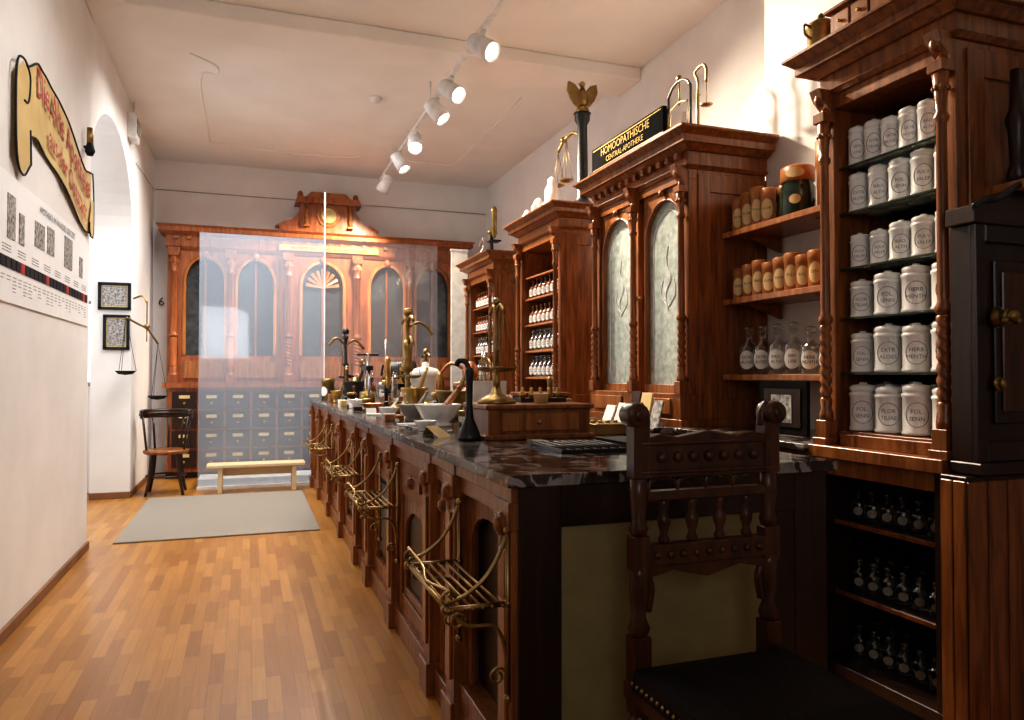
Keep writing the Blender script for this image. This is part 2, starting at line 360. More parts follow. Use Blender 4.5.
m=MB('wall_number'); m.text('6',.16,M_ink,lambda x,y:(-1.07+x,10.6,2.25+y)); m.done(recalc=False)

# ------------------------------------------------------------ back wall cabinet
m=MB('apothecary_wall_cabinet'); m.M=frame(-.97,10.25,0)
W=3.9
def bX(x): return x+.97
m.box(0,W,.0,.36,0,.08,M_wdark)
m.box(.02,W-.02,-.12,.36,.08,1.14,M_wback); m.box(-.03,W+.02,-.17,.36,1.14,1.2,M_wback)
for r in range(4):
    for c in range(12):
        x0=.08+c*.315; z0=.14+r*.245
        m.box(x0,x0+.285,-.145,-.12,z0,z0+.215,M_wdark)
        m.box(x0+.08,x0+.205,-.15,-.145,z0+.13,z0+.17,M_ylabel)
        m.ball((x0+.143,-.16,z0+.07),.016,M_brass,1,8)
m.box(0,W,.1,.36,1.2,3.0,M_wback)
bays=[(-.8,-.25),(-.18,.36),(.63,1.26),(1.54,2.09),(2.18,2.74)]
ed=[0]+[ (bX(bays[i][1])+bX(bays[i+1][0]))/2 for i in range(4)]+[W]
for i,(a,b_) in enumerate(bays):
    a,b_=bX(a),bX(b_)
    m.archframe(ed[i],ed[i+1],1.2,3.0,a+.04,b_-.04,1.55,2.5,2.80,.02,.1,M_wback,14)
    m.archline(a+.03,b_-.03,1.56,2.5,2.82,.01,.022,M_wood2,14)
    m.box(a+.04,b_-.04,.085,.095,1.55,2.8,M_dglass)
    m.box(a+.02,b_-.02,0.0,.02,1.26,1.48,M_wood2)
    m.box((a+b_)/2-.012,(a+b_)/2+.012,.06,.09,1.55,2.76,M_wback)
    m.ball(((a+b_)/2,.0,2.84),.045,M_wood2,1.3)
    if i==2:
        for k in range(9):
            an=pi*(k+.5)/9; c=(a+b_)/2; m.tube([(c,.05,2.48),(c+.22*math.cos(an),.03,2.48+.24*math.sin(an))],lambda t:.008+.02*t,M_wood2,6,smooth=False)
for x in ed:
    xx=min(max(x,.08),W-.08); m.column(xx,-.03,1.2,2.86,.045,M_wback,False); m.box(xx-.07,xx+.07,-.05,.1,2.84,2.92,M_wback)
for x in (bX(.5),bX(1.4)): m.column(x,-.05,1.2,2.86,.05,M_wback,True)
z=m.cornice(0,W,.36,2.9,[(.04,.0,.03),(.14,.02,.02),(.04,.04,.09),(.05,.1,.1),(.03,.1,.13)],M_wback)
for k in range(26): m.box(.08+k*.147,.13+k*.147,-.05,-.02,3.03,3.07,M_wood2)
m.box(1.35,2.65,-.05,.0,2.955,3.03,M_gold); m.text('HOFAPOTHEKE ZUM GOLDENEN ADLER',.055,M_ink,lambda x,y:(2.0+x,-.055,2.99+y))
m.box(1.35,2.65,.05,.34,z,z+.1,M_wback)
m.box(1.62,2.36,.05,.34,z+.1,z+.42,M_wback)
m.prism([(1.3,z+.1),(1.62,z+.1),(1.62,z+.34),(1.52,z+.2),(1.4,z+.16)],.08,.3,M_wback)
m.prism([(2.36,z+.1),(2.68,z+.1),(2.58,z+.16),(2.46,z+.2),(2.36,z+.34)],.08,.3,M_wback)
m.column(1.7,.02,z+.1,z+.42,.03,M_wood2,False); m.column(2.28,.02,z+.1,z+.42,.03,M_wood2,False)
m.lathe([(.13,0),(.15,.02),(.14,.04),(.1,.03)],(1.99,.01,z+.26),M_wood2,20,'y'); m.cyl((1.99,.0,z+.26),.1,.03,M_ylabel,'y')
m.prism([(1.55,z+.42),(2.43,z+.42),(2.4,z+.5),(1.58,z+.5)],.0,.34,M_wback)
m.prism([(1.68,z+.5),(2.3,z+.5),(2.22,z+.58),(1.76,z+.58)],.04,.3,M_wood2)
m.ball((1.62,.1,z+.54),.04,M_wood,1.4);m.ball((2.36,.1,z+.54),.04,M_wood,1.4)
m.done(.004)
m=MB('glass_partition'); m.box(-.53,.85,9.12,9.13,.03,2.93,M_pane); m.box(.87,2.25,9.12,9.13,.03,2.93,M_pane2)
m.box(.852,.868,9.11,9.14,0,3.5,M_whitem); m.box(-.54,2.26,9.105,9.145,0,.03,M_whitem)
m.done()
m=MB('white_plinth'); m.box(-.53,2.2,9.16,9.6,0,.11,M_whitem); m.done(.005)
m=MB('white_panel'); m.box(2.3,2.5,8.62,8.65,0,2.8,M_paper); m.box(2.29,2.51,8.61,8.66,2.8,2.82,M_whitem); m.done()  # tall narrow white panel with a thin cap

# ------------------------------------------------------------ right wall cabinets
def cab_base(m,w,fr=.22,depth=.5,h=1.0,mat=M_wood):
    m.box(-.0,w,-fr,depth,.0,.08,M_wdark); m.box(0,w,-fr+.02,depth,.08,h-.03,mat)
    n=max(1,round(w/.5))
    for i in range(n):
        a=w*i/n+.03; b_=w*(i+1)/n-.03
        m.box(a,b_,-fr,-fr+.02,.14,h-.24,mat); m.box(a+.05,b_-.05,-fr-.01,-fr,.2,h-.3,M_wdark)
        m.box(a,b_,-fr,-fr+.02,h-.2,h-.06,mat); m.ball(((a+b_)/2,-fr-.02,h-.13),.018,M_brass)
    m.box(-.0,w,-fr-.02,depth,h-.03,h,M_marb)
m=MB('arched_door_cabinet'); w=1.21; m.M=frame(CX,4.89,-pi/2); D=RW-CX-.01
cab_base(m,w,.22,D)
m.box(0,w,.06,D,1.0,2.5,M_wood)
for i in (0,1):
    a=.0+i*.605; b_=a+.605
    m.archframe(a+.055,b_-.02 if i==0 else b_-.055,1.19,2.44,a+.09,b_-.075,1.24,2.14,2.38,.02,.06,M_wood2,18)
    m.archline(a+.09,b_-.075,1.24,2.14,2.38,.015,.01,M_wood,14)
    m.box(a+.07,b_-.06,.045,.055,1.22,2.39,M_frost)
    c=a+.31; m.ball((c,.0,2.42),.022,M_wood,1)
    m.archline(c-.17,c+.17,1.30,2.12,2.32,.043,.003,M_porc,12)
    m.tube([(c,.043,1.7),(c-.03,.043,1.8),(c+.03,.043,1.9),(c-.02,.043,2.0),(c,.043,2.1)],.004,M_porc,5)
    m.tube([(c,.043,1.72),(c-.08,.043,1.8),(c-.06,.043,1.9)],.003,M_porc,5); m.tube([(c,.043,1.72),(c+.08,.043,1.8),(c+.06,.043,1.9)],.003,M_porc,5)
m.box(0,.055,.0,.06,1.19,2.44,M_wood);m.box(w-.055,w,.0,.06,1.19,2.44,M_wood)
m.box(0,w,.0,.058,2.441,2.5,M_wood)
for x in (.035,.605,w-.035): m.column(x,-.03,1.19,2.4,.024,M_wood); m.corbel(x,2.36,2.52,.09,.06,M_wood)
m.box(-.01,w+.01,-.06,D,1.0,1.04,M_wood); m.box(0.01,w-.01,-.055,0.06,1.04,1.19,M_wood)
for x in (.3,.9): m.box(x-.2,x+.2,-.065,-.055,1.07,1.16,M_wood2)
m.sideframe(w,.06,D,1.04,2.47,.08,.1,.12,.012,M_wood)
z=m.cornice(0,w,D,2.5,[(.02,.01,.03),(.08,.015,.015),(.03,.03,.07),(.04,.09,.09),(.03,.09,.125),(.015,.13,.13)],M_wood)
for k in range(12): m.box(.03+k*.1,.07+k*.1,-.05,-.015,2.565,2.6,M_wood)
m.ball((.577,-.0,1.8),.018,M_brass);m.ball((.633,-.0,1.8),.018,M_brass)
ztop1=z; m.done(.003)

def open_cab(name,Y0,w,ztop,shelves,zb=1.0,base=True,openbase=False,fr=.22,mat=M_wood,glassshelf=False):
    m=MB(name); m.M=frame(CX,Y0,-pi/2); D=RW-CX-.01
    if base: cab_base(m,w,fr,D,zb,mat)
    if openbase:
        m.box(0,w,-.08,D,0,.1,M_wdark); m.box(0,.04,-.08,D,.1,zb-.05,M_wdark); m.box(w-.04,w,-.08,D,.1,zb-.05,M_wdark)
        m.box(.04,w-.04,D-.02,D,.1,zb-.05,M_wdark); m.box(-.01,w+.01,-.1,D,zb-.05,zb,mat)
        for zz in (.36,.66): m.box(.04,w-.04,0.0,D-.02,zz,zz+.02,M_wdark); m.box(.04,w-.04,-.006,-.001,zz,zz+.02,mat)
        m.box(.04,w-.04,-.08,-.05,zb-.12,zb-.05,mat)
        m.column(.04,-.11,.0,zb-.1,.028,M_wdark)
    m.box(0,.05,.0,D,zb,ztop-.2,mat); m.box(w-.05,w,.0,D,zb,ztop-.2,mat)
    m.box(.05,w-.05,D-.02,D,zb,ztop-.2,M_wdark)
    m.box(.05,w-.05,0,D-.02,zb,zb+.06,mat); m.box(.05,w-.05,.0,D-.02,ztop-.26,ztop-.2,mat)
    m.box(.09,w-.09,-.02,.0,zb+.0,zb+.05,mat)
    for zz in shelves:
        if glassshelf: m.box(.05,w-.05,.03,D-.02,zz-.008,zz,M_shelfg); m.box(.05,w-.05,.024,.03,zz-.01,zz+.001,M_dgreen)
        else: m.box(.05,w-.05,.03,D-.02,zz-.018,zz,M_wood2)
    for x in (.03,w-.03):
        m.column(x,-.035,zb+.02,ztop-.28,.024,mat); m.box(x-.04,x+.04,-.075,0,zb-.02,zb+.03,mat)
        m.corbel(x,ztop-.32,ztop-.18,.09,.06,mat)
    m.sideframe(w,.05,D,zb+.02,ztop-.23,.08,.1,.12,.012,mat)
    m.cornice(0,w,D,ztop-.2,[(.02,.01,.03),(.07,.015,.015),(.03,.03,.07),(.035,.09,.09),(.03,.09,.125),(.015,.13,.13)],mat)
    return m
m=open_cab('bottle_shelf_cabinet',6.5,.95,2.7,[1.28,1.52,1.76,2.0,2.2]); m.done(.003)
m=open_cab('corner_shelf_cabinet',8.2,.92,2.58,[1.28,1.52,1.78,2.05]); m.done(.003)
JY=2.60; JW=.64
SH=[1.085,1.31,1.545,1.76,2.0,2.2]
m=open_cab('jar_display_cabinet',JY,JW,2.72,SH[1:],1.0,False,True,glassshelf=True,mat=M_wood); m.done(.003)

NM=['RAD.\nALTH','FOL.\nSENN','FLOR\nTILIAE','PULV\nSALEP','UNG.\nCERAE','HERB\nMENTH','SEM.\nLINI','EXTR\nALOES']
def jar(m,x,y,z,r,h,ang,mat=M_porc):
    m.lathe([(r*.9,0),(r,.02*h),(r,.06*h),(r*.93,.09*h),(r*.93,.7*h),(r,.73*h),(r,.78*h),(r*.85,.8*h),(r*.92,.82*h),(r*.95,.9*h),(r*.8,.94*h),(r*.3,.96*h),(r*.25,h)],(x,y,z),mat,20)
    t=random.choice(NM).split('\n'); s_=r*.40; R=r*.945
    m.cyltext(t[0],s_,M_lab,(x,y,z),R,ang,.45*h); m.cyltext(t[1],s_,M_lab,(x,y,z),R,ang,.31*h)
    n=18; hw=r*.74; hh=h*.23
    m.tube([(x+R*math.cos(ang+hw*math.cos(2*pi*k/n)/R),y+R*math.sin(ang+hw*math.cos(2*pi*k/n)/R),z+.39*h+hh*math.sin(2*pi*k/n)) for k in range(n+1)],.0014,M_lab,4,smooth=False)
m=MB('porcelain_apothecary_jars')
A=pi*1.22
yn=JY-JW+.058; yf=JY-.058
specs=[(SH[0],.058,.21,4),(SH[1],.058,.205,4),(SH[2],.057,.19,4),(SH[3],.048,.17,5),(SH[4],.048,.185,5),(SH[5],.042,.175,6)]
for j,(z,r,h,n) in enumerate(specs):
    if j==0: z=1.062
    for k in range(n):
        y=yf-r-(k)*((yf-yn-2*r)/(n-1))
        s_=.88 if (j==3 and k<2) or (j in(1,2) and k==0) else 1
        jar(m,CX+.085,y,z+.001,r*random.uniform(.95,1.0)*s_,h*random.uniform(.94,1.03)*s_,A)
        jar(m,CX+.085+2.3*r,y,z+.001,r,h,A)
m.done()
def bottle(m,x,y,z,r,h,body,ang,label=True,stop=None,ls=1):
    m.lathe([(r*.9,0),(r,.03*h),(r,.52*h),(r*.85,.6*h),(r*.35,.68*h),(r*.33,.82*h),(r*.5,.84*h),(r*.5,.86*h)],(x,y,z),body,14)
    m.lathe([(r*.3,.86*h),(r*.3,.88*h),(r*.5,.92*h),(r*.45,.98*h),(r*.1,h)],(x,y,z),stop or body,10)
    if label:
        m.ovallabel((x,y,z),r*1.04,ang,.30*h,r*.85*ls,.19*h*ls,M_paper if ls==1 else M_oldlab)
        if ls==1:
            t=random.choice(NM).split('\n')
            m.cyltext(t[0],r*.42,M_ink,(x,y,z),r*1.06,ang,.35*h); m.cyltext(t[1],r*.42,M_ink,(x,y,z),r*1.06,ang,.25*h)
m=MB('small_glass_bottles')
for zb_ in (.68,.38,.1):
    for row in (0,1):
        for k in range(7): bottle(m,CX+.08+row*.1,JY-.09-k*.076,zb_+.001,.033,.13,M_glass,A,True,M_glass,.7)
m.done(recalc=True)
m=MB('amber_apothecary_bottles')
for (Y0,w,zs) in ((6.5,.95,[1.28,1.52,1.76,2.0]),(8.2,.92,[1.28,1.52,1.78,2.05])):
    for j,z in enumerate(zs):
        for k in range(8):
            bottle(m,CX+.09,Y0-.12-k*(w-.24)/7,z+.001,.040,.20 if j<2 else .18,M_amber if j>=2 else M_glass,pi*1.12,True,M_amber if j>=2 else M_glass)
m.done()

for i,z in enumerate((1.30,1.735,2.125)):
    m=MB('wall_shelf'); m.box(2.62,RW-.002,2.84,3.655,z-.025,z,M_wood); m.box(2.61,2.62,2.84,3.655,z-.03,z+.003,M_wood2)
    for y in (3.0,3.55):
        m.add([(RW-.01,y-.012,z-.025),(RW-.25,y-.012,z-.025),(RW-.01,y-.012,z-.11),(RW-.01,y+.012,z-.025),(RW-.25,y+.012,z-.025),(RW-.01,y+.012,z-.11)],[(0,1,2),(3,4,5),(0,1,4,3),(1,2,5,4),(0,2,5,3)],M_wood)
    m.done(.003)
def canister(m,x,y,z,r,h,ang):
    m.lathe([(r*.97,0),(r,.02*h),(r,.74*h),(r*1.06,.76*h),(r*1.06,.97*h),(r*.9,h)],(x,y,z),M_orange,16)
    m.ovallabel((x,y,z),r*1.03,ang,.4*h,r*.85,.28*h,M_ylabel)
    m.cyltext(random.choice(NM).split('\n')[0],r*.5,M_ink,(x,y,z),r*1.05,ang,.42*h)
m=MB('wooden_drug_canisters')
for k in range(8): canister(m,2.69,3.6-k*.088,1.737,.040,.18+.012*(k%3),A)
for k in range(4): canister(m,2.69,3.6-k*.085,2.127,.040,.20+.012*(k%3),A)
for k in range(7): canister(m,2.79,3.56-k*.088,1.737,.038,.2,A)
for k in range(4): canister(m,2.79,3.58-k*.083,2.127,.038,.22,A)
m.done()
m=MB('large_storage_jar'); c=(2.74,3.17,2.127); m.lathe([(.08,0),(.09,.01),(.09,.16),(.076,.185),(.08,.19)],c,M_dgreen,20); m.lathe([(.082,.19),(.088,.195),(.088,.265),(.075,.275)],c,M_orange,20)
m.ovallabel(c,.0895,A,.23,.05,.026,M_ylabel); m.ovallabel(c,.0922,A,.09,.03,.025,M_ylabel); m.done()
m=MB('large_storage_jar'); c=(2.78,2.97,2.127); m.lathe([(.07,0),(.072,.22),(.078,.23),(.078,.36),(.06,.37)],c,M_orange,20); m.ovallabel(c,.075,A,.12,.04,.06,M_ylabel); m.done()
m=MB('glass_reagent_bottles')
for k in range(6): bottle(m,2.72,3.56-k*.125,1.302,.055,.28 if k<4 else .25,M_glass,A)
m.done()
m=MB('wall_base_cupboard'); m.M=frame(CX,3.672,-pi/2); cab_base(m,1.06,.1,RW-CX-.01); m.done(.003)
m=MB('standing_dark_picture'); m.box(2.55,2.57,2.9,3.25,1.001,1.27,M_board); m.box(2.545,2.549,2.94,3.21,1.04,1.23,M_wdark); m.box(2.542,2.545,3.0,3.15,1.06,1.2,M_gray)
m.done()
m=MB('standing_cards')
for (y,w,h,mt) in ((4.25,.13,.12,M_paper),(4.08,.1,.2,M_wdark),(3.95,.12,.19,M_parch),(3.82,.1,.15,M_gray),(4.42,.12,.1,M_paper)):
    m.hexa([(2.24,y-w/2,1.001),(2.25,y-w/2,1.001),(2.25,y+w/2,1.001),(2.24,y+w/2,1.001),(2.28,y-w/2,1+h),(2.29,y-w/2,1+h),(2.29,y+w/2,1+h),(2.28,y+w/2,1+h)],mt)
    m.box(2.265,2.3,y-.03,y+.03,1.001,1.02,mt)
m.done()
# dark near cupboard at right
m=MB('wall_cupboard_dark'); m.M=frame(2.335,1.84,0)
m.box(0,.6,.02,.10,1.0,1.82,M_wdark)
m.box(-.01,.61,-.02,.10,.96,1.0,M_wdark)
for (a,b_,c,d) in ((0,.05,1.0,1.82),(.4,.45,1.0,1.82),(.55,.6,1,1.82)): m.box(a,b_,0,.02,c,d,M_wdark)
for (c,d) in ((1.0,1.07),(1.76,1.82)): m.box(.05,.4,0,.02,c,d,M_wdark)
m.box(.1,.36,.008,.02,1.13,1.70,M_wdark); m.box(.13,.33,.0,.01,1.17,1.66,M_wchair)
m.prism([(-.02,1.82),(.6,1.82),(.6,2.08),(.5,2.05),(.3,2.0),(.18,1.95),(.08,1.90),(.02,1.89),(-.02,1.88)],-.01,.10,M_wdark)
m.tube([(-.03,-.02,1.87),(.03,-.02,1.90),(.08,-.02,1.905),(.18,-.02,1.96),(.3,-.02,2.01),(.52,-.02,2.07)],.012,M_black)
m.lathe([(.01,-.05),(.03,-.045),(.02,-.02),(.04,0)],(.1,.0,1.50),M_obrass,12,'y'); m.ball((.1,-.055,1.50),.022,M_obrass); m.ball((.07,-.05,1.485),.014,M_obrass); m.ball((.13,-.05,1.485),.014,M_obrass)
m.lathe([(.02,-.01),(.03,0)],(.1,0,1.27),M_obrass,12,'y'); m.ball((.1,-.015,1.27),.014,M_obrass,1.5)
m.done(.004)
m=MB('plank_base_cupboard'); m.box(2.28,RW-.002,1.84,1.94,0,.955,M_wdark)
for k in range(7): m.box(2.28+k*.094,2.28+k*.094+.088,1.832,1.84,.02,.94,M_wood)
for k in range(2): m.box(2.272,2.28,1.84+k*.05,1.886+k*.05,.02,.94,M_wood)
m.done(.003)
m=MB('carved_wall_bracket'); m.lathe([(.02,0),(.04,.03),(.025,.08),(.03,.2),(.04,.24),(.025,.28),(.02,.42)],(2.60,1.88,1.98),M_wdark,12); m.box(2.52,2.7,1.8,1.95,1.945,1.98,M_wood2); m.box(2.53,2.62,1.79,1.80,1.93,1.99,M_parch); m.done()

# ------------------------------------------------------------ things on top of cabinets
m=MB('metal_pot'); m.lathe([(.055,0),(.062,.01),(.058,.12),(.066,.125),(.066,.14),(.035,.16),(.014,.165),(.018,.18),(.005,.195)],(2.40,2.62,2.72),M_obrass,20)
m.tube([(2.35,2.62,2.79),(2.31,2.62,2.81),(2.31,2.62,2.85),(2.35,2.62,2.84)],.006,M_obrass); m.done()
m=MB('small_drawer_chest'); m.box(2.32,2.62,1.95,2.48,2.72,2.83,M_wood)
for k in range(5): m.box(2.312,2.32,1.97+k*.1,2.06+k*.1,2.735,2.815,M_wood2); m.ball((2.306,2.015+k*.1,2.775),.008,M_brass)
m.box(2.30,2.64,1.93,2.5,2.83,2.845,M_wood)
for k in range(3): m.box(2.4,2.55,2.05+k*.13,2.14+k*.13,2.845,2.88+.02*k,M_wdark)
m.done(.003)
m=MB('name_board'); m.M=frame(2.285,4.72,-pi/2); m.box(0,.95,0,.03,ztop1,ztop1+.17,M_board)
m.box(.02,.93,-.003,0,ztop1+.012,ztop1+.018,M_goldl); m.box(.02,.93,-.003,0,ztop1+.152,ztop1+.158,M_goldl)
m.text('HOMÖOPATHISCHE',.072,M_goldl,lambda x,y:(.475+x,-.005,ztop1+.112+y)); m.text('CENTRAL-APOTHEKE',.052,M_goldl,lambda x,y:(.475+x,-.005,ztop1+.05+y))
m.box(-.02,.97,-.01,.06,ztop1,ztop1+.01,M_wdark); m.done()
def balance(name,x,y,z,h,span,mat,dirn='y',pans=True,k=1):
    m=MB(name)
    m.lathe([(.11*k,0),(.11*k,.012),(.07*k,.03),(.035*k,.045),(.02*k,.08)],(x,y,z),mat,20)
    m.lathe([(.016*k,.07),(.024*k,.1),(.014*k,.13),(.013*k,h*.5),(.024*k,h*.52),(.013*k,h*.55),(.011*k,h*.9),(.022*k,h*.93),(.01,h*.96),(.012,h)],(x,y,z),mat,12)
    m.ball((x,y,z+h),.024*k,mat); D=Vector((0,1,0)) if dirn=='y' else Vector((1,0,0))
    c=Vector((x,y,z+h*.92))
    m.tube([c-D*span+Vector((0,0,-.01)),c-D*span*.5+Vector((0,0,.02)),c,c+D*span*.5+Vector((0,0,.02)),c+D*span+Vector((0,0,-.01))],.009*k,mat)
    for s_ in (-1,1):
        e=c+D*span*s_+Vector((0,0,-.01)); pz=z+h*.35
        if pans:
            for a in (0,2.1,4.2): m.tube([e,(e.x+.055*math.cos(a),e.y+.055*math.sin(a),pz)],.002,mat,4,smooth=False)
            m.lathe([(.003,-.02),(.045,-.015),(.06,.0),(.06,.004),(.04,-.008),(.003,-.012)],(e.x,e.y,pz),mat,16)
    return m
m=MB('brass_frame_balance'); x,y,z=2.62,4.12,ztop1
m.box(x-.08,x+.08,y-.16,y+.16,z,z+.03,M_wdark)
for s_ in (-1,1): m.tube([(x,y+s_*.13,z+.03),(x,y+s_*.13,z+.42)],.009,M_black,smooth=False)
m.tube([(x,y-.13,z+.42),(x,y-.08,z+.47),(x,y,z+.49),(x,y+.08,z+.47),(x,y+.13,z+.42)],.009,M_black); m.ball((x,y,z+.51),.02,M_obrass)
m.tube([(x,y,z+.49),(x,y,z+.33)],.006,M_obrass,smooth=False); m.tube([(x,y-.1,z+.33),(x,y,z+.35),(x,y+.1,z+.33)],.006,M_obrass)
for s_ in (-1,1): m.tube([(x,y+s_*.1,z+.33),(x,y+s_*.1,z+.14)],.003,M_obrass,smooth=False); m.lathe([(.003,-.012),(.035,-.008),(.045,0),(.003,-.004)],(x,y+s_*.1,z+.14),M_obrass,14)
m.done()
m=MB('brass_arm_balance'); x,y,z=2.6,3.88,ztop1
m.lathe([(.05,0),(.05,.015),(.012,.03),(.01,.3),(.016,.31)],(x,y,z),M_obrass,14)
m.tube([(x,y,z+.3),(x,y+.0,z+.4),(x,y+.03,z+.46),(x,y-.05,z+.48),(x,y-.09,z+.44),(x,y-.09,z+.36)],.009,M_obrass)
m.lathe([(.003,-.012),(.03,-.008),(.04,0),(.003,-.004)],(x,y-.09,z+.22),M_obrass,14); m.tube([(x,y-.09,z+.37),(x,y-.09,z+.22)],.003,M_obrass,smooth=False); m.done()
m=MB('glass_flask'); m.lathe([(.03,0),(.055,.02),(.06,.06),(.04,.11),(.015,.14),(.015,.2),(.02,.205)],(2.45,4.0,ztop1),M_amber,16); m.lathe([(.017,.2),(.02,.24),(.004,.25)],(2.45,4.0,ztop1),M_ink,10); m.done()
m=MB('round_flask'); m.lathe([(.03,0),(.05,.03),(.05,.06),(.02,.1),(.012,.16)],(2.45,3.8,ztop1),M_glass,16); m.cyl((2.45,3.8,ztop1+.01),.03,.05,M_red);m.done()
# eagle column
m=MB('eagle_column_scale')
ex,ey=2.66,5.68; z0=2.70; H=.82
m.lathe([(.13,0),(.13,.03),(.07,.06),(.05,.1),(.042,H-.1),(.065,H-.06),(.065,H-.02),(.075,H)],(ex,ey,z0),M_black,18)
m.lathe([(.05,.0),(.06,.02),(.04,.06)],(ex,ey,z0+H),M_obrass,12)
B=z0+H
m.lathe([(.02,.05),(.045,.08),(.05,.13),(.035,.18),(.018,.22)],(ex,ey,B),M_obrass,12); m.ball((ex-.01,ey-.02,B+.24),.026,M_obrass); m.tube([(ex-.02,ey-.03,B+.24),(ex-.06,ey-.04,B+.23)],lambda t:.013-.011*t,M_obrass)
for s_ in (-1,1):
    P=[(ex+s_*.02,B+.18),(ex+s_*.07,B+.24),(ex+s_*.13,B+.26),(ex+s_*.14,B+.19),(ex+s_*.11,B+.12),(ex+s_*.07,B+.07),(ex+s_*.03,B+.05)]
    n=len(P); m.add([(a,ey-.012,b) for a,b in P]+[(a,ey+.012,b) for a,b in P],[tuple(range(n)),tuple(range(n,2*n))]+[(i,(i+1)%n,(i+1)%n+n,i+n) for i in range(n)],M_obrass)
m.tube([(ex,ey,z0+.62),(ex-.02,ey+.15,z0+.70),(ex-.04,ey+.32,z0+.66),(ex-.05,ey+.4,z0+.60)],.014,M_obrass); m.ball((ex-.04,ey+.3,z0+.68),.03,M_obrass)
for (yy,zz) in ((ey+.4,z0+.60),(ey+.22,z0+.66)):
    for a in (0,2.1,4.2): m.tube([(ex-.05,yy,zz),(ex-.05+.06*math.cos(a),yy+.06*math.sin(a),z0+.3)],.0025,M_obrass,4,smooth=False)
    m.lathe([(.003,-.02),(.05,-.01),(.065,0),(.06,.004),(.003,-.012)],(ex-.05,yy,z0+.3),M_obrass,16)
m.done()
m=MB('white_porcelain_vessels')
for (x,y,r,h) in ((2.5,6.28,.06,.22),(2.45,6.45,.05,.14),(2.5,5.93,.07,.30),(2.42,5.78,.06,.28),(2.5,6.12,.05,.15),(2.36,6.0,.04,.12)):
    m.lathe([(r*.7,0),(r,.1*h),(r,.6*h),(r*.5,.8*h),(r*.6,.9*h),(r*.2,h)],(x,y,2.70),M_porc,16)
m.done()
def microscope(name,x,y,z,k=1,mt=M_obrass):
    m=MB(name); m.M=Matrix.Translation((x,y,z))@Matrix.Scale(k,4)
    m.box(-.07,.07,-.09,.09,0,.03,M_ink); m.tube([(0,.06,.03),(0,.08,.2),(0,.03,.34)],.02,M_ink); m.box(-.06,.06,-.08,.05,.16,.175,M_ink)
    m.lathe([(.012,.2),(.02,.22),(.022,.25),(.03,.26),(.03,.48),(.035,.5),(.02,.54)],(0,-.02,0),mt,14)
    m.cyl((-.05,.05,.27),.025,.1,mt,'x',12); m.cyl((0,-.02,.06),.03,.01,M_steel); m.done()
microscope('brass_microscope',2.5,7.6,2.58,1.0)
m=MB('glass_retort'); m.lathe([(.04,0),(.07,.05),(.06,.1),(.02,.15),(.018,.25)],(2.5,7.95,2.58),M_glass,16); m.tube([(2.5,7.95,2.8),(2.5,8.0,2.86),(2.48,8.1,2.78)],.014,M_glass); m.done()

# ------------------------------------------------------------ counter
L=7.0; Yf=8.97
m=MB('pharmacy_counter'); m.M=frame(.72,Yf,-pi/2)
DP=1.08
m.box(0,L-.02,.08,DP,.0,.985,M_wdark)
m.box(-.01,L,-.0,.1,0,.11,M_wood)
m.box(-.01,L,-.0,.1,.88,.985,M_wood); m.box(-.01,L-.001,-.015,.1,.94,.984,M_wood)
m.box(-.03,L+.03,-.04,DP+.03,.985,1.02,M_marb)
stops=[0,.95,1.9,2.85,3.75,4.3,5.1,5.95,6.33,L]
for i,x in enumerate(stops):
    w_=.06; a=min(max(x-w_,0),L-2*w_)
    m.box(a,a+2*w_,-.02,.1,0,.983,M_wood); m.box(a-.01,a+2*w_+.009,-.035,.1,0,.13,M_wood); m.box(a-.008,a+2*w_+.007,-.03,.1,.86,.94,M_wood)
    m.box(a+.03,a+2*w_-.03,-.03,-.02,.2,.8,M_wood2); m.corbel(a+w_,.8,.9,.045,.06,M_wood)
for i in range(len(stops)-1):
    a=stops[i]+.07; b_=stops[i+1]-.07
    if i==len(stops)-2: a=stops[i]+.06; b_=stops[i+1]-.12
    if b_-a<.1: continue
    if i in (len(stops)-2,):
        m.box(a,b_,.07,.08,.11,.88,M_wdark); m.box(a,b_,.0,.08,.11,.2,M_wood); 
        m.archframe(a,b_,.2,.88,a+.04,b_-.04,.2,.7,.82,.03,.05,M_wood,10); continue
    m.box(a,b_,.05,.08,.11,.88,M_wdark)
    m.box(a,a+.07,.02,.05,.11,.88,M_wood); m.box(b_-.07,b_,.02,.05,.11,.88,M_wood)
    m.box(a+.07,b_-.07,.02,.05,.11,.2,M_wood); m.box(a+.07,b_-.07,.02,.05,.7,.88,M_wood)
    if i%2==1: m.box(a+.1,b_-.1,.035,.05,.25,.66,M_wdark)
    else: m.archframe(a+.07,b_-.07,.2,.7,a+.1,b_-.1,.24,.5,.64,.03,.05,M_wood,10)
    c=(a+b_)/2; m.ball((c,.01,.79),.03,M_wood); m.box(c-.16,c+.16,.008,.02,.76,.82,M_wood)
m.box(L-.02,L-.001,.0,DP,0,.984,M_wdark)
m.sideframe(L,.0,DP,.0,.984,.13,.12,.25,.012,M_wdark)
m.box(L-.002,L+.003,.13,DP-.25,.25,.864,M_cream); m.box(L-.002,L+.010,DP-.25,DP-.13,.25,.864,M_wdark)
m.done(.003)
